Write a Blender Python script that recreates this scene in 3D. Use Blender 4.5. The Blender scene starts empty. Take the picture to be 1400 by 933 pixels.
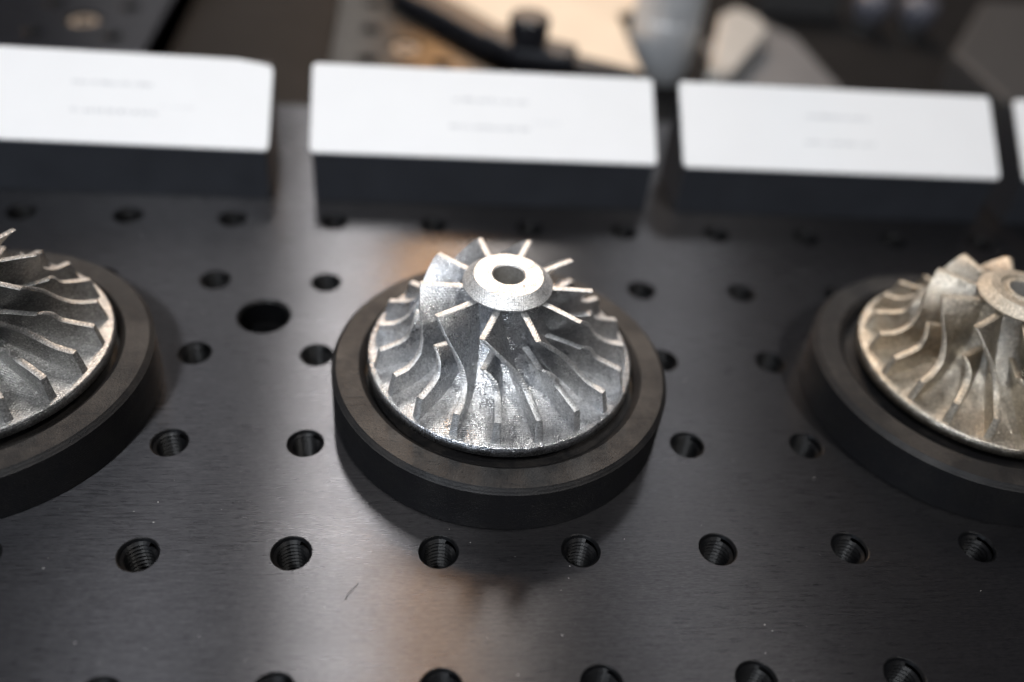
import bpy, bmesh, math, random
import numpy as np
from mathutils import Vector, Matrix
from mathutils.geometry import delaunay_2d_cdt

random.seed(7)
MM = 0.001
PI = math.pi
scene = bpy.context.scene
COL = scene.collection

# ------------------------------------------------------------------ camera
cd = bpy.data.cameras.new("camera")
cam = bpy.data.objects.new("camera", cd)
COL.objects.link(cam)
cam.location = (43.962 * MM, -92.638 * MM, 130.141 * MM)
cam.rotation_euler = (0.852658, -0.090244, -0.075410)
cd.sensor_fit = 'HORIZONTAL'
cd.sensor_width = 36.0
cd.lens = 1225.41 / 1400 * 36.0
cd.clip_start = 0.005
cd.clip_end = 20.0
cd.dof.use_dof = True
cd.dof.focus_distance = 0.157
cd.dof.aperture_fstop = 5.2
cd.dof.aperture_blades = 0
scene.camera = cam

# ------------------------------------------------------------------ world
world = bpy.data.worlds.new("World")
scene.world = world
world.use_nodes = True
bg = world.node_tree.nodes["Background"]
bg.inputs[0].default_value = (0.84, 0.85, 1.0, 1)
bg.inputs[1].default_value = 0.062

# ------------------------------------------------------------------ lamps
def area(name, loc, target, size, power, color, shape='DISK', size_y=None, spread=180):
    l = bpy.data.lights.new(name, 'AREA')
    l.shape = shape
    l.size = size
    if size_y: l.size_y = size_y
    l.energy = power
    l.color = color
    l.spread = math.radians(spread)
    o = bpy.data.objects.new(name, l)
    COL.objects.link(o)
    o.location = loc
    d = Vector(target) - Vector(loc)
    o.rotation_euler = d.to_track_quat('-Z', 'Y').to_euler()
    return o

TGT = (0.0625, 0.0375, 0.015)
# white strip behind and left, the main key
area("hall_lamp_white", (-0.035, 0.68, 0.84), TGT, 0.04, 3.3, (1.0, 0.98, 0.95), 'RECTANGLE', 0.30)
# warm lamp behind
area("hall_lamp_warm", (0.078, 0.82, 0.60), TGT, 0.045, 2.3, (1.0, 0.50, 0.16), 'RECTANGLE', 0.42)
# added softer white lamp straight behind, whitens the hub top
area("added_back_fill", (0.155, 0.80, 0.64), TGT, 0.12, 1.9, (1.0, 0.95, 0.87))
# dim lamp behind on the right
area("hall_lamp_right", (0.355, 0.66, 0.68), TGT, 0.15, 0.5, (0.96, 0.98, 1.0))
# large cool window in front on the left, low
area("window_light", (-0.62, -0.95, 0.62), (0.0, 0.08, 0.0), 0.45, 0.4, (0.66, 0.80, 1.0), 'RECTANGLE', 0.35, spread=70)
# added broad dim light far behind, lifts the rear of the plate
area("added_rear_glow", (-0.10, 1.60, 0.95), TGT, 1.0, 1.9, (1.0, 0.97, 0.95), 'RECTANGLE', 0.5)
# added soft white fill on the left for the left-facing blade faces
area("added_left_fill", (-0.78, 0.12, 0.52), TGT, 0.26, 1.1, (0.97, 0.98, 1.0))
# added overhead fill, brightens the blade edges and disc
area("added_top_fill", (0.03, 0.03, 1.0), TGT, 0.14, 0.6, (1.0, 0.98, 0.96))
# high lamps in front
area("hall_lamp_front_left", (-0.24, -0.50, 0.80), (0.03, 0.06, 0.0), 0.14, 0.82, (0.93, 0.96, 1.0), spread=70)
area("hall_lamp_front_right", (0.42, -0.35, 0.80), TGT, 0.06, 0.22, (1.0, 0.97, 0.93), spread=60)

scene.view_settings.view_transform = 'Standard'
scene.view_settings.look = 'None'
scene.view_settings.exposure = 0.0
scene.view_settings.gamma = 1.0
scene.view_settings.use_curve_mapping = False
try:
    scene.cycles.use_denoising = True
    scene.cycles.denoiser = 'OPENIMAGEDENOISE'
    scene.cycles.denoising_input_passes = 'RGB_ALBEDO_NORMAL'
    scene.cycles.denoising_prefilter = 'ACCURATE'
    scene.cycles.max_bounces = 8
    scene.cycles.sample_clamp_indirect = 6.0
except Exception:
    pass

# ------------------------------------------------------------------ helpers
def tag(o, label=None, cat=None, group=None, kind=None):
    if label: o["label"] = label
    if cat: o["category"] = cat
    if group: o["group"] = group
    if kind: o["kind"] = kind
    return o

def thing(name, label, cat, loc=(0, 0, 0), rotz=0.0, group=None):
    o = bpy.data.objects.new(name, None)
    o.empty_display_size = 0.01
    COL.objects.link(o)
    o.location = [c * MM for c in loc]
    o.rotation_euler = (0, 0, rotz)
    return tag(o, label, cat, group)

def link_mesh(name, me, parent=None, mat=None):
    o = bpy.data.objects.new(name, me)
    COL.objects.link(o)
    if mat is not None:
        if me.materials: me.materials[0] = mat
        else: me.materials.append(mat)
    if parent is not None: o.parent = parent
    return o

def mesh_pf(name, verts, faces, smooth=None):
    """verts in mm"""
    me = bpy.data.meshes.new(name)
    me.from_pydata([(v[0] * MM, v[1] * MM, v[2] * MM) for v in verts], [], faces)
    if smooth is not None:
        me.polygons.foreach_set("use_smooth", [bool(smooth)] * len(me.polygons) if isinstance(smooth, bool) else smooth)
    me.update()
    return me

def lathe(prof, n=96, closed=False):
    """prof: list of (r,z, sharp?) ; every segment gets its own rows at sharp corners"""
    V, F = [], []
    segs = []
    cur = [prof[0][:2]]
    for p in prof[1:]:
        cur.append(p[:2])
        if len(p) > 2 and p[2]:
            segs.append(cur); cur = [p[:2]]
    if len(cur) > 1: segs.append(cur)
    for s in segs:
        b = len(V)
        for (r, z) in s:
            for k in range(n):
                a = 2 * PI * k / n
                V.append((r * math.cos(a), r * math.sin(a), z))
        for i in range(len(s) - 1):
            for k in range(n):
                k2 = (k + 1) % n
                F.append((b + i * n + k, b + i * n + k2, b + (i + 1) * n + k2, b + (i + 1) * n + k))
    return V, F

def bevel_box(name, x0, x1, y0, y1, z0, z1, w=0.4, seg=2):
    bm = bmesh.new()
    bmesh.ops.create_cube(bm, size=1)
    for v in bm.verts:
        v.co = Vector(((x0 + x1) / 2 + v.co.x * (x1 - x0), (y0 + y1) / 2 + v.co.y * (y1 - y0), (z0 + z1) / 2 + v.co.z * (z1 - z0)))
    bmesh.ops.bevel(bm, geom=bm.edges[:], offset=w, segments=seg, affect='EDGES', profile=0.5)
    bmesh.ops.scale(bm, vec=(MM, MM, MM), verts=bm.verts)
    me = bpy.data.meshes.new(name)
    bm.to_mesh(me); bm.free()
    return me

def prism(name, poly, z0, z1, w=0.4, seg=2, vertical_axis='z'):
    """polygon (mm) extruded z0..z1, bevelled"""
    bm = bmesh.new()
    vs = [bm.verts.new((p[0], p[1], z0)) for p in poly]
    f = bm.faces.new(vs)
    r = bmesh.ops.extrude_face_region(bm, geom=[f])
    for g in r['geom']:
        if isinstance(g, bmesh.types.BMVert): g.co.z = z1
    bmesh.ops.recalc_face_normals(bm, faces=bm.faces)
    if w > 0:
        bmesh.ops.bevel(bm, geom=bm.edges[:], offset=w, segments=seg, affect='EDGES', profile=0.5)
    bmesh.ops.scale(bm, vec=(MM, MM, MM), verts=bm.verts)
    me = bpy.data.meshes.new(name)
    bm.to_mesh(me); bm.free()
    return me

# ------------------------------------------------------------------ materials
class N:
    def __init__(s, name):
        s.m = bpy.data.materials.new(name)
        s.m.use_nodes = True
        s.t = s.m.node_tree
        s.p = s.t.nodes["Principled BSDF"]
    def n(s, typ, **kw):
        x = s.t.nodes.new(typ)
        for k, v in kw.items(): setattr(x, k, v)
        return x
    def l(s, a, b): s.t.links.new(a, b)
    def coord(s, scale=(1000, 1000, 1000), kind='Object'):
        c = s.n('ShaderNodeTexCoord'); m = s.n('ShaderNodeMapping')
        m.inputs['Scale'].default_value = scale
        s.l(c.outputs[kind], m.inputs[0])
        return m.outputs[0]
    def noise(s, vec, scale, detail=3, rough=0.5):
        x = s.n('ShaderNodeTexNoise'); s.l(vec, x.inputs['Vector'])
        x.inputs['Scale'].default_value = scale; x.inputs['Detail'].default_value = detail
        x.inputs['Roughness'].default_value = rough
        return x.outputs[0]
    def ramp(s, fac, pts):
        x = s.n('ShaderNodeValToRGB'); s.l(fac, x.inputs[0])
        e = x.color_ramp.elements
        while len(e) < len(pts): e.new(0.5)
        for i, (p, c) in enumerate(pts):
            e[i].position = p
            e[i].color = (c, c, c, 1) if isinstance(c, (int, float)) else (*c, 1)
        return x.outputs[0]
    def maprange(s, v, a, b, c, d):
        x = s.n('ShaderNodeMapRange'); s.l(v, x.inputs[0])
        for i, q in enumerate((a, b, c, d)): x.inputs[1 + i].default_value = q
        return x.outputs[0]
    def math(s, op, a, b):
        x = s.n('ShaderNodeMath', operation=op)
        for i, q in enumerate((a, b)):
            if isinstance(q, (int, float)): x.inputs[i].default_value = q
            else: s.l(q, x.inputs[i])
        return x.outputs[0]
    def mix(s, fac, a, b, blend='MIX'):
        x = s.n('ShaderNodeMix', data_type='RGBA', blend_type=blend)
        if isinstance(fac, (int, float)): x.inputs[0].default_value = fac
        else: s.l(fac, x.inputs[0])
        for i, q in ((6, a), (7, b)):
            if isinstance(q, tuple): x.inputs[i].default_value = (*q, 1)
            else: s.l(q, x.inputs[i])
        return x.outputs[2]
    def bump(s, h, strength, dist, prev=None):
        x = s.n('ShaderNodeBump')
        x.inputs['Strength'].default_value = strength
        x.inputs['Distance'].default_value = dist
        s.l(h, x.inputs['Height'])
        if prev is not None: s.l(prev, x.inputs['Normal'])
        return x.outputs[0]
    def set(s, **kw):
        for k, v in kw.items():
            i = s.p.inputs[k.replace('_', ' ')]
            if isinstance(v, (int, float)): i.default_value = v
            elif isinstance(v, tuple): i.default_value = (*v, 1) if len(v) == 3 else v
            else: s.l(v, i)
        return s

def brushed(name, c0, c1, metallic=0.9, rough=(0.27, 0.31), aniso=1.0):
    m = N(name)
    fine = m.noise(m.coord((700, 5000, 1000)), 1.0, 3, 0.7)
    mid = m.noise(m.coord((170, 2300, 700)), 1.0, 4, 0.65)
    big = m.noise(m.coord((18, 40, 40)), 1.0, 5, 0.6)
    grit = m.noise(m.coord((2600, 3600, 1000)), 1.0, 2, 0.6)
    col = m.mix(m.maprange(m.math('ADD', m.math('MULTIPLY', fine, 0.65), m.math('MULTIPLY', mid, 0.35)), 0.38, 0.62, 0, 1), c0, c1)
    col = m.mix(m.maprange(big, 0.3, 0.7, 0.0, 0.25), col, tuple(x * 0.65 for x in c0))
    col = m.mix(m.maprange(grit, 0.68, 0.80, 0, 0.55), col, tuple(min(1, x * 2.6) for x in c1))  # bright specks put the plate's sparkle into the colour
    # stray scratches at other angles
    for ang, off in ((0.5, 3.0), (-0.9, 7.0), (1.35, 1.0)):
        c = m.n('ShaderNodeTexCoord'); mp = m.n('ShaderNodeMapping'); m.l(c.outputs['Object'], mp.inputs[0])
        mp.inputs['Scale'].default_value = (42, 1900, 1); mp.inputs['Rotation'].default_value = (0, 0, ang); mp.inputs['Location'].default_value = (off, off, 0)
        sc = m.noise(mp.outputs[0], 1.0, 1, 0.5)
        col = m.mix(m.maprange(sc, 0.80, 0.84, 0, 0.5), col, tuple(min(1, x * 2.2) for x in c1))
    r = m.math('ADD', m.maprange(big, 0.3, 0.7, rough[0], rough[1]), m.maprange(mid, 0.3, 0.7, -0.025, 0.025))
    h = m.math('ADD', m.math('MULTIPLY', fine, 0.7), m.math('MULTIPLY', grit, 0.3))
    b = m.bump(h, 0.5, 0.000045)
    tan = m.n('ShaderNodeTangent', direction_type='UV_MAP')
    m.set(Base_Color=col, Metallic=metallic, Roughness=r, Anisotropic=aniso, Normal=b)
    m.p.inputs['Anisotropic Rotation'].default_value = 0.25
    m.l(tan.outputs[0], m.p.inputs['Tangent'])
    return m.m

def printed_metal(name, c0, c1, rough=(0.24, 0.36), spark=1.0):
    m = N(name)
    v = m.coord()
    wob = m.noise(v, 0.9, 2)
    sx = m.n('ShaderNodeSeparateXYZ'); m.l(v, sx.inputs[0])
    zz = m.math('ADD', sx.outputs[2], m.math('MULTIPLY', wob, 0.12))
    lay = m.math('SINE', m.math('MULTIPLY', zz, 2 * PI / 0.40), 0)
    # beads of the scan pattern: rows across both horizontal axes
    bx = m.math('SINE', m.math('MULTIPLY', m.math('ADD', sx.outputs[0], m.math('MULTIPLY', wob, 0.2)), 2 * PI / 0.42), 0)
    by = m.math('SINE', m.math('MULTIPLY', m.math('ADD', sx.outputs[1], m.math('MULTIPLY', wob, 0.2)), 2 * PI / 0.42), 0)
    bead = m.math('MULTIPLY', m.math('ADD', bx, m.math('MULTIPLY', by, 1.4)), 0.5)
    grain = m.n('ShaderNodeTexVoronoi'); m.l(v, grain.inputs['Vector']); grain.inputs['Scale'].default_value = 4.2
    fine = m.noise(v, 3.6, 3, 0.65)
    patch = m.noise(v, 0.35, 4, 0.6)
    amp = m.maprange(m.noise(v, 0.5, 2), 0.35, 0.65, 0.25, 1.0)
    ge = m.n('ShaderNodeNewGeometry'); gs = m.n('ShaderNodeSeparateXYZ'); m.l(ge.outputs['True Normal'], gs.inputs[0])
    steep = m.maprange(m.math('ABSOLUTE', gs.outputs[2], 0), 0.45, 0.85, 0.24, 0.05)
    pat = m.math('ADD', m.math('MULTIPLY', lay, steep), m.math('MULTIPLY', bead, 0.22))
    h = m.math('ADD', m.math('MULTIPLY', pat, amp), m.math('ADD', m.math('MULTIPLY', grain.outputs[0], 0.35), m.math('MULTIPLY', fine, 0.40)))
    b = m.bump(h, spark, 0.00013)
    col = m.mix(m.maprange(patch, 0.3, 0.7, 0, 1), c0, c1)
    col = m.mix(m.maprange(fine, 0.38, 0.6, 0.45, 0.0), col, tuple(x * 0.6 for x in c0))
    cell = m.n('ShaderNodeSeparateColor'); m.l(grain.outputs['Color'], cell.inputs[0])
    col = m.mix(m.maprange(cell.outputs[0], 0.0, 0.45, 0.65, 0.0), col, tuple(x * 0.45 for x in c0))
    col = m.mix(m.maprange(cell.outputs[1], 0.72, 1.0, 0.0, 0.9), col, tuple(min(0.97, x * 1.45) for x in c1))  # dark and pale cells paint metal sparkle into the colour
    r = m.math('ADD', m.maprange(patch, 0.3, 0.7, rough[0], rough[1]), m.maprange(fine, 0.3, 0.7, -0.06, 0.08))
    m.set(Base_Color=col, Metallic=1.0, Roughness=r, Normal=b)
    return m.m

def black_print(name, c0=(0.005, 0.005, 0.006), c1=(0.0085, 0.0082, 0.0082), rough=(0.44, 0.60)):
    m = N(name)
    v = m.coord()
    g = m.noise(v, 3.0, 3, 0.6)
    sx = m.n('ShaderNodeSeparateXYZ'); m.l(v, sx.inputs[0])
    lay = m.math('SINE', m.math('MULTIPLY', sx.outputs[2], 2 * PI / 0.5), 0)
    streak = m.noise(m.coord((160, 1500, 400)), 1.0, 3, 0.6)
    worn = m.noise(v, 0.16, 5, 0.65)
    pits = m.n('ShaderNodeTexVoronoi'); m.l(v, pits.inputs['Vector']); pits.inputs['Scale'].default_value = 1.1
    pit = m.maprange(pits.outputs[0], 0.05, 0.16, -1, 0)
    h = m.math('ADD', m.math('MULTIPLY', g, 1.0), m.math('ADD', m.math('MULTIPLY', lay, 0.10), m.math('MULTIPLY', m.maprange(streak, 0.6, 0.75, 0, -1), 0.6)))
    h = m.math('ADD', h, m.math('MULTIPLY', pit, 0.7))
    b = m.bump(h, 0.7, 0.00012)
    col = m.mix(m.maprange(worn, 0.4, 0.66, 0, 1), c0, c1)
    col = m.mix(m.maprange(g, 0.60, 0.75, 0, 0.6), col, (0.045, 0.042, 0.040))
    # brown dust on upward faces, also painting in lamp light on the tops
    ge = m.n('ShaderNodeNewGeometry'); gs = m.n('ShaderNodeSeparateXYZ'); m.l(ge.outputs['True Normal'], gs.inputs[0])
    up = m.maprange(gs.outputs[2], 0.5, 0.9, 0, 1)
    dn = m.maprange(m.noise(v, 0.07, 6, 0.75), 0.47, 0.60, 0.12, 1.0)
    du = m.math('MULTIPLY', m.math('MULTIPLY', up, dn), m.maprange(m.noise(v, 4.0, 3, 0.7), 0.3, 0.65, 0.25, 0.9))
    col = m.mix(du, col, (0.040, 0.035, 0.031))
    r = m.maprange(worn, 0.3, 0.7, rough[1], rough[0])
    m.set(Base_Color=col, Roughness=r, Normal=b)
    m.p.inputs['Specular IOR Level'].default_value = 0.3
    return m.m

def plain(name, c, rough=0.5, metallic=0.0, var=0.12, scale=0.3, bump=0.0, bdist=0.0001, spec=0.5):
    m = N(name)
    v = m.coord()
    n1 = m.noise(v, scale, 4, 0.6)
    n2 = m.noise(v, scale * 9, 3, 0.6)
    col = m.mix(m.maprange(n1, 0.3, 0.7, 0, 1), tuple(x * (1 - var) for x in c), tuple(min(1, x * (1 + var)) for x in c))
    m.set(Base_Color=col, Metallic=metallic, Roughness=m.maprange(n2, 0.3, 0.7, max(0.02, rough - 0.06), rough + 0.06))
    if bump > 0: m.set(Normal=m.bump(n2, bump, bdist))
    m.p.inputs['Specular IOR Level'].default_value = spec
    return m.m

M_PLATE = brushed("black_anodised_aluminium", (0.053, 0.052, 0.057), (0.095, 0.093, 0.097))
M_PLATE_B = brushed("brown_grey_anodised_aluminium", (0.019, 0.017, 0.0155), (0.028, 0.025, 0.0225))
M_HOLE = plain("black_oxide_thread", (0.004, 0.004, 0.0045), 0.40, 0.0, 0.3, 1.0, spec=0.16)
M_DARKHOLE = plain("dark_bore", (0.012, 0.012, 0.013), 0.6)
M_TABLE = plain("dark_laminate", (0.011, 0.0105, 0.0105), 0.55, 0, 0.2, 0.05, 0.2, spec=0.08)
M_ALU = printed_metal("bright_printed_aluminium", (0.55, 0.555, 0.565), (0.69, 0.69, 0.688))  # darker than the edges, channel shade put into the colour
M_ALU_COLLAR = printed_metal("lit_printed_collar", (0.76, 0.76, 0.75), (0.88, 0.875, 0.86), (0.42, 0.54), 1.0)  # paler copy, bright light on the hub top put into the colour
M_ALU_EDGE = printed_metal("lit_rough_aluminium_edge", (0.72, 0.72, 0.715), (0.85, 0.845, 0.83), (0.46, 0.60), 1.0)  # paler as well as rougher, edge light painted into the colour
M_ALU_DULL = printed_metal("dull_grey_printed_metal", (0.32, 0.318, 0.31), (0.46, 0.455, 0.445), (0.30, 0.42))
M_DULL_EDGE = printed_metal("rough_grey_printed_edge", (0.36, 0.355, 0.34), (0.48, 0.47, 0.455), (0.5, 0.6), 1.0)
M_ALU_TAN = printed_metal("tarnished_tan_printed_metal", (0.43, 0.375, 0.30), (0.62, 0.575, 0.50), (0.30, 0.42))
M_TAN_EDGE = printed_metal("rough_tan_printed_edge", (0.48, 0.42, 0.335), (0.64, 0.58, 0.49), (0.5, 0.6), 1.0)
M_BORE = plain("shaded_bore", (0.34, 0.325, 0.30), 0.40, 0.4, 0.2, 2.0)  # darker metal paints in the shade inside the bore
M_RING = black_print("black_printed_plastic")
M_BLOCK = plain("smooth_black_plastic", (0.021, 0.023, 0.028), 0.5, 0, 0.15, 0.1)  # faint blue tint paints in cool light on the block fronts
M_CARD = plain("white_card", (0.84, 0.84, 0.84), 0.6, 0, 0.015, 0.05)
M_INK = plain("grey_print", (0.52, 0.53, 0.55), 0.6)
M_INK_PALE = plain("faint_grey_print", (0.68, 0.69, 0.70), 0.6)
M_SCREW = plain("worn_screw_steel", (0.30, 0.25, 0.20), 0.5, 0.5, 0.25, 0.6)
M_BEIGE = plain("beige_card", (0.70, 0.59, 0.46), 0.75, 0, 0.06, 0.03)
M_ARM = plain("black_clamp_paint", (0.014, 0.014, 0.017), 0.38)
M_POST = plain("turned_aluminium", (0.58, 0.59, 0.60), 0.36, 0.25, 0.08, 0.1)
M_CAST = plain("pale_aluminium_bar", (0.50, 0.49, 0.465), 0.45, 0.5, 0.06, 0.1)
M_GREY = plain("grey_painted_metal", (0.17, 0.17, 0.175), 0.45, 0.3, 0.1, 0.05)
M_BOX = plain("charcoal_paint", (0.045, 0.044, 0.044), 0.55, spec=0.2)
M_DGREY = plain("charcoal_plastic", (0.045, 0.044, 0.044), 0.5)
M_BLUEGREY = plain("blue_grey_plastic", (0.10, 0.10, 0.12), 0.4)
M_DUST = plain("pale_dust", (0.6, 0.58, 0.55), 0.8)
M_FIBRE = plain("dark_fibre", (0.02, 0.018, 0.017), 0.7)

# ------------------------------------------------------------------ the table
me = bevel_box("table_top", -900, 1200, -500, 1100, -42, -12.7, 2.0)
tag(link_mesh("table_top", me, None, M_TABLE), kind='structure')

# ------------------------------------------------------------------ breadboards
def plate_mesh(name, x0, x1, y0, y1, holes, thick=12.7, nseg=28, ch=0.5):
    """top sheet with real circular openings plus bevelled sides (mm)"""
    V = []; E = []
    def loop(pts):
        b = len(V); V.extend(pts); n = len(pts)
        E.extend([(b + i, b + (i + 1) % n) for i in range(n)])
    X0, X1, Y0, Y1 = x0 + ch, x1 - ch, y0 + ch, y1 - ch
    loop([(X0, Y0), (X1, Y0), (X1, Y1), (X0, Y1)])
    for (hx, hy, r) in holes:
        loop([(hx + r * math.cos(2 * PI * k / nseg), hy + r * math.sin(2 * PI * k / nseg)) for k in range(nseg)])
    res = delaunay_2d_cdt([Vector(v) for v in V], E, [], 0, 1e-5)
    vo, fo = res[0], res[2]
    H = np.array([(h[0], h[1], h[2]) for h in holes])
    faces = []
    for f in fo:
        c = sum((vo[i] for i in f), Vector((0, 0))) / len(f)
        d = np.hypot(H[:, 0] - c.x, H[:, 1] - c.y)
        if np.any(d < H[:, 2] * 0.985): continue
        if not (X0 <= c.x <= X1 and Y0 <= c.y <= Y1): continue
        faces.append(tuple(f))
    verts = [(v.x, v.y, 0) for v in vo]
    # sides
    rings = [(ch, 0.0), (0.0, -ch), (0.0, -thick)]
    for i in range(2):
        a, za = rings[i]; b_, zb = rings[i + 1]
        A = [(x0 + a, y0 + a, za), (x1 - a, y0 + a, za), (x1 - a, y1 - a, za), (x0 + a, y1 - a, za)]
        B = [(x0 + b_, y0 + b_, zb), (x1 - b_, y0 + b_, zb), (x1 - b_, y1 - b_, zb), (x0 + b_, y1 - b_, zb)]
        s = len(verts); verts.extend(A + B)
        for k in range(4):
            k2 = (k + 1) % 4
            faces.append((s + 4 + k, s + 4 + k2, s + k2, s + k))
    me = mesh_pf(name, verts, faces, False)
    # make the top face up
    bm = bmesh.new(); bm.from_mesh(me)
    for f in bm.faces:
        if abs(f.normal.z) > 0.99 and f.normal.z < 0: f.normal_flip()
    uvl = bm.loops.layers.uv.new("UVMap")
    for f in bm.faces:
        for lp in f.loops:
            lp[uvl].uv = (lp.vert.co.x * 2, lp.vert.co.y * 2 + lp.vert.co.z * 2)
    bm.to_mesh(me); bm.free()
    return me

R_TOP = 3.55
def thread_mesh():
    n = 28; pitch = 1.0; turns = 9
    V, F = [], []
    # entry chamfer
    for r, z in ((R_TOP, 0.0), (R_TOP - 0.18, -0.10), (3.08, -0.55)):
        for k in range(n):
            a = 2 * PI * k / n
            V.append((r * math.cos(a), r * math.sin(a), z))
    for i in range(2):
        for k in range(n):
            k2 = (k + 1) % n
            F.append((i * n + k, i * n + k2, (i + 1) * n + k2, (i + 1) * n + k))
    # helical thread
    b = len(V); tot = n * turns
    for j in range(tot + 1):
        a = 2 * PI * j / n; z = -0.45 - pitch * j / n
        for dz, r in ((0.0, 3.06), (-0.42, 2.52), (-0.58, 2.52), (-1.0, 3.06)):
            V.append((r * math.cos(a), r * math.sin(a), z + dz))
    for j in range(tot):
        for q in range(3):
            p = b + j * 4 + q
            F.append((p, p + 4, p + 5, p + 1))
    # blind bottom
    s = len(V)
    for k in range(n):
        a = 2 * PI * k / n
        V.append((3.06 * math.cos(a), 3.06 * math.sin(a), -10.5))
    F.append(tuple(range(s, s + n)))
    return mesh_pf("threaded_hole", V, F, False)

def cbore_mesh():
    V, F = lathe([(6.0, 0.0), (5.35, -0.55, True), (5.35, -6.5, True), (3.3, -6.5, True), (3.3, -12.5, True), (0.02, -12.5)], 40)
    return mesh_pf("counterbored_hole", V, F, False)

THREAD = thread_mesh(); THREAD.materials.append(M_HOLE)
CBORE = cbore_mesh(); CBORE.materials.append(M_HOLE)

def breadboard(label, x0, x1, y0, y1, holes, cbores, mat, screws=()):
    t = thing("breadboard", label, "breadboard", (0, 0, 0), 0, "drilled breadboards")
    hl = [(x, y, R_TOP) for x, y in holes] + [(x, y, 6.0) for x, y in list(cbores) + list(screws)]
    link_mesh("plate", plate_mesh("plate", x0, x1, y0, y1, hl), t, mat)
    for x, y in holes:
        o = link_mesh("threaded_hole", THREAD, t)
        o.location = (x * MM, y * MM, 0); o.rotation_euler = (0, 0, 1.1)
    for x, y in list(cbores) + list(screws):
        o = link_mesh("counterbored_hole", CBORE, t); o.location = (x * MM, y * MM, 0)
    return t

main_holes = [(25.0 * c, 25.0 * r) for c in range(-5, 12) for r in range(-3, 7)]
main_bb = breadboard("near black brushed metal breadboard under the three impellers, with rows of threaded holes",
           -150, 312.5, -137.5, 162.5, [h for h in main_holes if -140 < h[0] < 305 and -130 < h[1] < 155],
           [(12.5, 62.5), (-87.5, 62.5), (212.5, 62.5)], M_PLATE)

left_holes = [(-54.5 - 25 * i, 204.5 + 25 * j) for i in range(5) for j in range(6)]
left_bb = breadboard("dark far breadboard behind the left sign, holding a pale socket screw",
           -192, -42, 192, 342, left_holes, [], M_PLATE, [(-67, 217)])
mid_holes = [(29 + 25 * i, 197 + 25 * j) for i in range(4) for j in range(6)]
mid_bb = breadboard("brownish far breadboard behind the centre sign, partly under the black clamp arm",
           16.5, 124, 184.5, 334, [h for h in mid_holes], [], M_PLATE_B, [(41.5, 209.5)])

def screw(x, y, label):
    t = thing("socket_screw", label, "screw", (x, y, -4.9), 0.5, "screws sunk in the far breadboards")
    V, F = lathe([(4.9, -1.2), (4.9, 3.6), (4.4, 4.1, True), (2.7, 4.1, True), (2.5, 1.6, True), (0.02, 1.6)], 32)
    link_mesh("screw_head", mesh_pf("screw_head", V, F, False), t, M_SCREW)
    V, F = lathe([(4.95, 4.2), (5.25, 4.75, True), (5.9, 4.75, True), (5.9, 4.2)], 32)
    return t
screw(-67, 217, "pale worn screw head sunk in the left far breadboard")
screw(41.5, 209.5, "brown worn screw head sunk in the brownish far breadboard")

# ------------------------------------------------------------------ round stands
def make_ring():
    Ro, h = 33.1, 10.6
    V, F = lathe([(Ro - 0.25, 0.0), (Ro, 0.25, True), (Ro, h - 0.95, True), (Ro - 0.9, h, True),
                  (27.9, h, True), (26.6, h - 1.15, True), (26.6, h - 3.0, True), (0.05, h - 3.0)], 144)
    return mesh_pf("stand_ring", V, F, [True] * len(F))

RING = make_ring()
def floor_and_ring(t):
    o = link_mesh("round_body", RING, t, M_RING)
    return o

# ------------------------------------------------------------------ impeller
HUBP = np.array([(7.35, 30.3), (7.35, 29.0), (7.5, 27.0), (7.85, 25.0), (8.45, 23.0), (9.35, 21.0), (10.7, 19.0), (12.7, 17.0),
                 (15.2, 15.4), (18.2, 14.05), (21.2, 13.25), (24.0, 12.8), (25.55, 12.64)])
def resample(P, n, u0=0.0, u1=1.0):
    d = np.r_[0, np.cumsum(np.hypot(*np.diff(P[:, :2], axis=0).T))]
    d /= d[-1]
    u = np.linspace(u0, u1, n)
    return np.stack([np.interp(u, d, P[:, k]) for k in range(P.shape[1])], 1)

def spline(c, n):
    c = np.asarray(c, float); m = len(c)
    t = np.linspace(0, m - 1, n); i = np.minimum(t.astype(int), m - 2); u = (t - i)[:, None]
    e = np.vstack([2 * c[0] - c[1], c, 2 * c[-1] - c[-2]])
    a, b, cc, d = e[i], e[i + 1], e[i + 2], e[i + 3]
    return .5 * ((2 * b) + (-a + cc) * u + (2 * a - 5 * b + 4 * cc - d) * u * u + (-a + 3 * b - 3 * cc + d) * u ** 3)

MAIN_S = [(16.01, 28.93, -146.05), (16.41, 25.68, -133.31), (16.74, 22.6, -123.4), (17.92, 19.69, -117.08), (20.37, 17.68, -114.5), (23.7, 17.0, -113.64)]
SPLIT_S = [(16.64, 22.65, -143.17), (17.54, 21.01, -136.18), (18.85, 18.85, -133.1), (21.09, 17.87, -132.0), (23.95, 17.0, -131.7)]

def hub_u(z):
    d = np.r_[0, np.cumsum(np.hypot(*np.diff(HUBP, axis=0).T))]; d /= d[-1]
    return float(np.interp(-z, -HUBP[:, 1], d))

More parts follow.
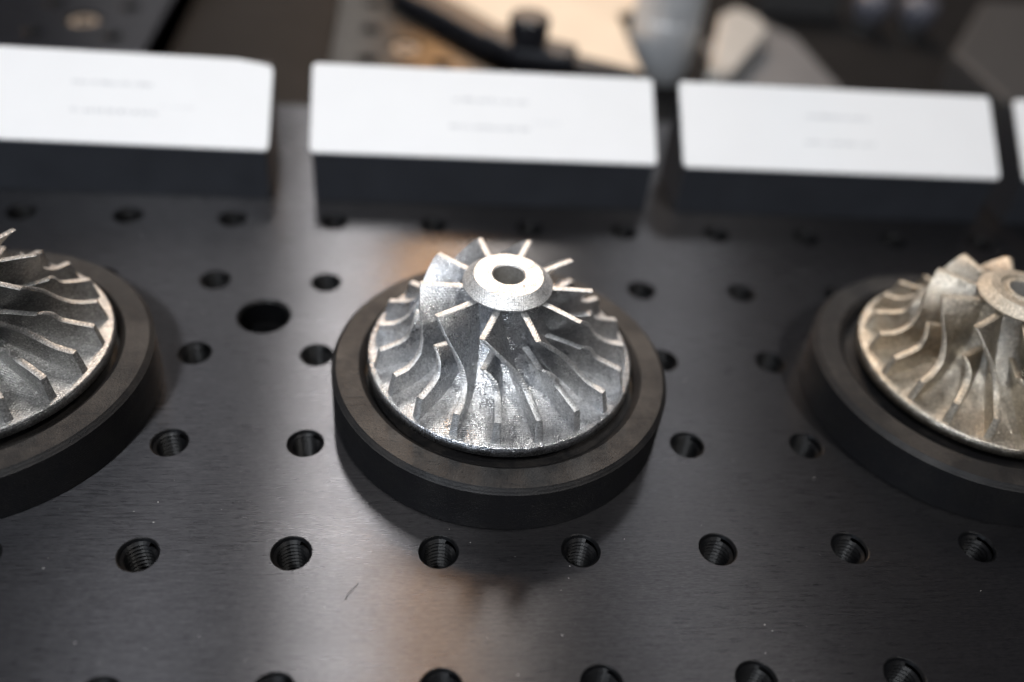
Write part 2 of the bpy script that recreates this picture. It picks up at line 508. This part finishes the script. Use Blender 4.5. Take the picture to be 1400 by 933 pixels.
def blade_mesh(name, S, z_root, dth_le, NS=22, NR=7, t_tip=1.18, t_root=1.45):
    sh = spline(S, NS * 4)
    sh = resample(np.c_[sh[:, 0], sh[:, 1], sh[:, 2]], NS)
    jit = np.random.RandomState(5)
    sh[:, 0] += jit.uniform(-0.05, 0.05, NS); sh[:, 1] += jit.uniform(-0.04, 0.04, NS); sh[:, 2] += jit.uniform(-0.12, 0.12, NS)
    sh[0, 1] -= 0.25
    # meridional arclength resample keeps the wrap angle with it
    hb = resample(HUBP, NS, hub_u(z_root), 0.992)
    mid = np.zeros((NS, NR, 3))
    for i in range(NS):
        f = i / (NS - 1)
        th_s = sh[i, 2]; th_h = sh[i, 2] + dth_le * (1 - f) ** 1.5
        for j in range(NR):
            g = j / (NR - 1)
            r0, z0 = hb[i, 0] - 0.45, hb[i, 1] - 0.35
            r = r0 + (sh[i, 0] - r0) * g; z = z0 + (sh[i, 1] - z0) * g
            th = math.radians(th_h + (th_s - th_h) * g)
            mid[i, j] = (r * math.cos(th), r * math.sin(th), z)
    du = np.gradient(mid, axis=0); dv = np.gradient(mid, axis=1)
    nn = np.cross(du, dv); nn /= np.linalg.norm(nn, axis=2)[:, :, None]
    fs = np.linspace(0, 1, NS)[:, None, None]
    th = np.linspace(t_root, t_tip, NR)[None, :, None] / 2 * (0.92 + 0.14 * np.minimum(1, fs * 2.2))
    # the edges are turned surfaces: thickness runs round the axis, so that r and z stay exact
    rad = np.hypot(mid[..., 0], mid[..., 1]); phi = np.arctan2(mid[..., 1], mid[..., 0])
    nth = np.abs(-np.sin(phi) * nn[..., 0] + np.cos(phi) * nn[..., 1])
    dl = th[..., 0] / np.maximum(nth, 1.0) / rad
    sgn = np.sign(np.mean(-np.sin(phi) * nn[..., 0] + np.cos(phi) * nn[..., 1]))
    A = np.stack([rad * np.cos(phi + sgn * dl), rad * np.sin(phi + sgn * dl), mid[..., 2]], -1)
    B = np.stack([rad * np.cos(phi - sgn * dl), rad * np.sin(phi - sgn * dl), mid[..., 2]], -1)
    V, F, SM = [], [], []
    def grid(G, flip, smooth):
        b = len(V); a, c = G.shape[:2]
        V.extend([tuple(p) for p in G.reshape(-1, 3)])
        for i in range(a - 1):
            for j in range(c - 1):
                q = (b + i * c + j, b + (i + 1) * c + j, b + (i + 1) * c + j + 1, b + i * c + j + 1)
                F.append(q[::-1] if flip else q); SM.append(smooth)
    grid(A, False, True); grid(B, True, True)
    rnd = np.random.RandomState(3)
    def edge(P, Q, up, flip):
        # three-facet edge so that it reads as slightly rounded
        k = len(P); mids = []
        ax = up
        rows = [P, P * .90 + Q * .10 + ax * .07, P * .5 + Q * .5 + ax * .08, P * .10 + Q * .90 + ax * .07, Q]
        G = np.stack(rows, 1)
        grid(G, flip, True)
    tipdir = (mid[:, -1] - mid[:, -2]); tipdir /= np.linalg.norm(tipdir, axis=1)[:, None]
    edge(A[:, -1], B[:, -1], tipdir, False)
    ledir = np.tile([0.0, 0.0, 1.0], (NR, 1))
    edge(A[0], B[0], ledir, False)
    tedir = (mid[-1] - mid[-2]); tedir /= np.linalg.norm(tedir, axis=1)[:, None]
    edge(A[-1], B[-1], tedir, True)
    me = mesh_pf(name, V, F, SM)
    nside = 2 * (NS - 1) * (NR - 1)
    me.polygons.foreach_set("material_index", [0 if i < nside else 1 for i in range(len(F))])
    return me

def fix_normals(me):
    bm = bmesh.new(); bm.from_mesh(me)
    bmesh.ops.recalc_face_normals(bm, faces=bm.faces); bm.to_mesh(me); bm.free()

def impeller_meshes(mat, edge, stepped=False):
    hp = [(3.0, 10.35), (25.5, 10.35, True), (25.9, 10.6), (25.9, 12.35), (25.6, 12.62, True)]
    hp += [tuple(p) for p in HUBP[::-1]]
    hp += [(7.35, 30.3, True), (3.0, 30.3)]
    V, F = lathe(hp, 160)
    # slightly ragged lower rim as on the print
    hub = mesh_pf("hub", V, F, True); hub.materials.append(mat)
    V, F = lathe([(7.3, 29.2), (8.38, 29.45, True), (8.38, 29.75, True), (6.45, 31.5, True)] + ([(4.7, 31.56, True), (4.5, 31.1, True), (3.7, 31.1, True), (3.5, 31.5, True)] if stepped else []) + [(3.15, 31.58, True), (2.9, 31.35)], 96)
    collar = mesh_pf("collar", V, F, True); collar.materials.append(M_ALU_COLLAR if mat is M_ALU else edge)
    V, F = lathe([(2.9, 31.35), (2.9, 10.4)], 48)
    bore = mesh_pf("bore", V, F, True); bore.materials.append(M_BORE)
    mb = blade_mesh("blade", MAIN_S, 29.0, 2.0); mb.materials.append(mat); mb.materials.append(edge)
    sb = blade_mesh("splitter_blade", SPLIT_S, 21.6, 2.5); sb.materials.append(mat); sb.materials.append(edge)
    return hub, collar, bore, mb, sb

def impeller(label, loc, rot, mat, edge):
    t = thing("impeller", label, "impeller", loc, rot, "metal impellers on the round stands")
    hub, col, bore, mb, sb = impeller_meshes(mat, edge, mat is M_ALU_TAN)
    link_mesh("hub", hub, t); link_mesh("collar", col, t); link_mesh("bore", bore, t)
    for k in range(10):
        o = link_mesh("blade", mb, t); o.rotation_euler = (0, 0, math.radians(36 * k))
        o = link_mesh("splitter_blade", sb, t); o.rotation_euler = (0, 0, math.radians(36 * k))
    return t

for (sx, lab, ilab, off, rot, mat, edge) in (
    (62.5, "black round stand under the bright silver impeller in the middle", "bright silver impeller in the middle with twenty curved blades", (-0.3, 0.7), 0.0, M_ALU, M_ALU_EDGE),
    (-37.5, "black round stand under the dull grey impeller cut off by the left edge", "dull grey impeller cut off by the left edge of the photo", (0.2, 0.8), -12.5, M_ALU_DULL, M_DULL_EDGE),
    (162.5, "black round stand under the tan impeller on the right", "tarnished tan impeller on the right stand", (1.8, 0.3), -1.5, M_ALU_TAN, M_TAN_EDGE)):
    t = thing("round_stand", lab, "stand", (sx, 37.5, 0.0), 0, "black round display stands")
    floor_and_ring(t)
    # low boss in the recess that carries the impeller
    V, F = lathe([(9.0, 7.4), (9.0, 10.3, True), (2.8, 10.3, True), (2.8, 7.4)], 48)
    link_mesh("boss", mesh_pf("boss", V, F, True), t, M_RING)
    impeller(ilab, (sx + off[0], 37.5 + off[1], 0.0), math.radians(rot), mat, edge)

# ------------------------------------------------------------------ sign blocks
def sign(label, x0, x1, y0, rot, seed, corner_cut=False, shift=0.0):
    rnd = random.Random(seed)
    W = x1 - x0
    t = thing("sign_block", label, "sign", ((x0 + x1) / 2, y0, 0.0), rot, "white cards on black wedge blocks")
    # wedge: profile in y-z
    zf, zb, dep = 14.1, 28.4, 19.6
    prof = [(0, 0), (0, zf), (dep, zb), (dep + 0.8, zb), (dep + 0.8, 0)]
    bm = bmesh.new()
    vs = [bm.verts.new((-W / 2, p[0], p[1])) for p in prof]
    f = bm.faces.new(vs)
    r = bmesh.ops.extrude_face_region(bm, geom=[f])
    for g in r['geom']:
        if isinstance(g, bmesh.types.BMVert): g.co.x = W / 2
    bmesh.ops.recalc_face_normals(bm, faces=bm.faces)
    bmesh.ops.bevel(bm, geom=bm.edges[:], offset=0.5, segments=2, affect='EDGES', profile=0.5)
    bmesh.ops.scale(bm, vec=(MM, MM, MM), verts=bm.verts)
    me = bpy.data.meshes.new("block"); bm.to_mesh(me); bm.free()
    link_mesh("block", me, t, M_BLOCK)
    ang = math.atan2(zb - zf, dep); L = math.hypot(dep, zb - zf)
    # card
    w2 = W / 2 + 0.5; rc = 1.3
    poly = []
    def arc(cx, cy, a0):
        for k in range(5):
            a = math.radians(a0 + 90 * k / 4); poly.append((cx + rc * math.cos(a), cy + rc * math.sin(a)))
    l0, l1 = 0.0, L + 0.2
    arc(w2 - rc, l0 + rc, 270)
    if corner_cut:
        poly += [(w2, l1 - 2.6), (w2 - 0.5, l1 - 1.5), (w2 - 3.0, l1 - 0.9), (w2 - 9, l1)]
    else:
        arc(w2 - rc, l1 - rc, 0)
    arc(-w2 + rc, l1 - rc, 90); arc(-w2 + rc, l0 + rc, 180)
    me = prism("card", poly, 0.05, 0.85, 0.12, 1)
    c = link_mesh("card", me, t, M_CARD)
    c.location = (0, -math.sin(ang) * 0 * MM, zf * MM); c.rotation_euler = (ang, 0, 0)
    # blurred rows of print: small flat strokes
    def row(cx, cy, width, hgt, ink=M_INK, name="print_row"):
        V, F = [], []
        x = cx - width / 2
        while x < cx + width / 2:
            w = rnd.uniform(0.25, 0.55)
            hh = hgt * rnd.choice((0.65, 0.7, 1.0))
            b = len(V)
            V.extend([(x, cy, .875), (x + w, cy, .875), (x + w, cy + hh, .875), (x, cy + hh, .875)])
            F.append((b, b + 1, b + 2, b + 3))
            x += w + rnd.choice((0.2, 0.25, 0.3, 0.3, 0.9))
        o = link_mesh(name, mesh_pf(name, V, F, False), c, ink)
        return o
    row(shift + rnd.uniform(-1, 1), L * 0.64, 19, 1.1)
    row(shift + rnd.uniform(-1.5, 1), L * 0.33, 20, 1.1)
    if seed < 3: row(shift + 15, L * 0.42, 8, 0.5, M_INK_PALE)
    return t

sign("white card with a clipped upper right corner on a black wedge block", -79.5, 8.4, 109.2, math.radians(-0.3), 1, True, 7.0)
sign("white card on a black wedge block straight behind the middle impeller", 19.4, 107.4, 109.6, math.radians(0.6), 2)
sign("white card on a black wedge block in front of the grey post's right side", 115.5, 203.7, 109.8, math.radians(0.3), 3)
sign("white card on a black wedge block barely showing at the right edge", 211.7, 300.0, 109.6, math.radians(0.3), 4)

# ------------------------------------------------------------------ things behind
# beige sheet
me = prism("beige_sheet", [(117, 190), (122.5, 196), (122.5, 248), (150, 264), (152, 420), (-20, 420), (46, 266), (58, 249), (64, 242), (79, 221), (98, 201)], 0.15, 1.6, 0.2, 1)
tag(link_mesh("beige_sheet", me, None, M_BEIGE), "pale beige sheet lying behind the black clamp arm", "sheet")

def bar(name, pts, w, z0, z1, parent, off, mat, bev=1.2):
    """flat bar along a polyline (mm, world), width w"""
    P = [Vector((p[0] - off[0], p[1] - off[1])) for p in pts]
    L_, R_ = [], []
    for i, p in enumerate(P):
        d = (P[min(i + 1, len(P) - 1)] - P[max(i - 1, 0)]).normalized(); n = Vector((-d.y, d.x))
        ww = w[i] if isinstance(w, (list, tuple)) else w
        L_.append(p + n * ww / 2); R_.append(p - n * ww / 2)
    return link_mesh(name, prism(name, [(p.x, p.y) for p in L_ + R_[::-1]], z0, z1, bev, 2), parent, mat)

# clamp arm with knob
t = thing("clamp_arm", "black clamp arm with a round knob lying along the beige sheet", "clamp", (82, 196, 1.7))
bar("arm_bar", [(38, 252), (46, 240), (56, 228), (70, 209), (84, 195), (100, 187), (118, 181)], [13, 13, 12, 11, 11, 9, 4], 0.0, 6.4, t, (82, 196), M_ARM)
bar("clamp_pad", [(70, 196), (80, 187), (96, 182)], [11, 15, 11], 6.5, 12.0, t, (82, 196), M_ARM, 1.5)
V, F = lathe([(5.2, 12.1), (5.2, 13.6, True), (6.2, 14.0, True), (6.5, 20.4, True), (5.8, 21.4, True), (0.05, 21.4)], 40)
k = link_mesh("knob", mesh_pf("knob", V, F, True), t, M_ARM); k.location = ((80.5 - 82) * MM, (184.5 - 196) * MM, 0)

# post
t = thing("metal_post", "silver turned metal post standing behind the gap between two white cards", "post", (136.8, 228, -12.6))
V, F = lathe([(11.8, 0), (12.6, 0.8), (12.6, 22, True), (12.2, 22.6, True), (12.2, 23.6, True), (12.6, 24.2, True), (12.6, 62, True), (11.9, 63, True), (9, 63)], 64)
link_mesh("post_holder", mesh_pf("post_holder", V, F, True), t, M_POST)
V, F = lathe([(9.2, 40), (9.2, 150, True), (0.05, 150)], 64)
link_mesh("post_rod", mesh_pf("post_rod", V, F, True), t, M_POST)

# pale bar beside the post, on a grey plate
t = thing("aluminium_fork", "pale aluminium fork leaning from the post towards the upper right", "fork", (0, 0, -9.6))
me = prism("fork_bar", [(147, 200), (158, 205), (185, 248), (185, 262), (178, 272), (168, 262), (158, 232)], 0.0, 8.0, 1.5, 2)
link_mesh("fork_bar", me, t, M_CAST)
me = prism("grey_base_plate", [(157, 190), (207, 195), (203, 262), (188, 285), (160, 250)], -12.6, -9.7, 0.5, 2)
tag(link_mesh("grey_base_plate", me, None, M_GREY), "grey metal plate under the pale aluminium fork", "plate")

# dark cases at the back right
me = prism("black_case", [(196, 292), (232, 290), (238, 420), (190, 420)], -12.6, 6, 2, 2)
tag(link_mesh("black_case", me, None, M_DGREY), "black case in the dark far behind the third card", "case")
me = prism("charcoal_box", [(248, 180), (247, 221), (289, 280), (420, 290), (420, 180)], -12.6, 5, 2, 2)
tag(link_mesh("charcoal_box", me, None, M_BOX), "charcoal slanted box behind the rightmost card", "box")
for (x, y, lab) in ((242, 283, "left one of two blurred blue grey handles beyond the charcoal box"), (262, 280, "right one of two blurred blue grey handles beyond the charcoal box")):
    t = thing("spherical_handle", lab, "handle", (x, y, -12.6), 0, "blue grey handles at the back")
    V, F = lathe([(5.5, 0), (5.5, 5.0, True), (5.0, 5.6, True), (0.05, 5.6)], 32)
    link_mesh("knob_stem", mesh_pf("knob_stem", V, F, True), t, M_DGREY)
    V, F = lathe([(6.5, 5.7), (7.6, 6.6), (7.8, 13.5), (6.6, 15.6), (4.0, 16.6), (0.05, 16.8)], 32)
    link_mesh("knob_cap", mesh_pf("knob_cap", V, F, True), t, M_BLUEGREY)

# dust and fibres
rnd = random.Random(11)
V, F = [], []
for i in range(300):
    x = rnd.uniform(-60, 230); y = rnd.uniform(-45, 105)
    if any(math.hypot(x - c, y - 37.5) < 34 for c in (-37.5, 62.5, 162.5)): continue
    hx = round(x / 25) * 25; hy = round(y / 25) * 25
    if math.hypot(x - hx, y - hy) < 4 or math.hypot(x - 12.5, y - 62.5) < 7: continue
    s = rnd.choice((0.05, 0.06, 0.07, 0.09, 0.12, 0.17)) ; a = rnd.uniform(0, PI); b = len(V)
    for dx, dy, dz in ((-1, 0, .02), (0, -.6, .02), (1.3, 0, .02), (0, .6, .02), (0, 0, s * 1.0)):
        V.append((x + s * (dx * math.cos(a) - dy * math.sin(a)), y + s * (dx * math.sin(a) + dy * math.cos(a)), dz))
    F += [(b, b + 1, b + 4), (b + 1, b + 2, b + 4), (b + 2, b + 3, b + 4), (b + 3, b, b + 4)]
tag(link_mesh("dust", mesh_pf("dust", V, F, False), None, M_DUST), kind='stuff')

def fibre(pts, r, mat, label):
    cu = bpy.data.curves.new("lint_fibre", 'CURVE'); cu.dimensions = '3D'; cu.bevel_depth = r * MM; cu.bevel_resolution = 1
    s = cu.splines.new('POLY'); s.points.add(len(pts) - 1)
    for p, q in zip(s.points, pts): p.co = (q[0] * MM, q[1] * MM, q[2] * MM, 1)
    tmp = bpy.data.objects.new("tmp", cu); COL.objects.link(tmp)
    dg = bpy.context.evaluated_depsgraph_get()
    me = bpy.data.meshes.new_from_object(tmp.evaluated_get(dg)); me.name = "lint_fibre"
    bpy.data.objects.remove(tmp); bpy.data.curves.remove(cu)
    o = link_mesh("lint_fibre", me, None, mat)
    return tag(o, label, "lint", "lint on the breadboard")
fibre([(34.6, -9.3, 0.1), (35.0, -8.3, 0.25), (35.7, -7.3, 0.3), (36.6, -6.2, 0.15)], 0.048, M_FIBRE, "dark lint fibre on the brushed plate below the middle stand's left side")
fibre([(-23.1, 8.7, 0.1), (-22.7, 9.4, 0.6), (-22.4, 10.4, 1.0), (-22.6, 11.0, 1.5)], 0.07, M_DUST, "pale lint thread at the foot of the left stand")
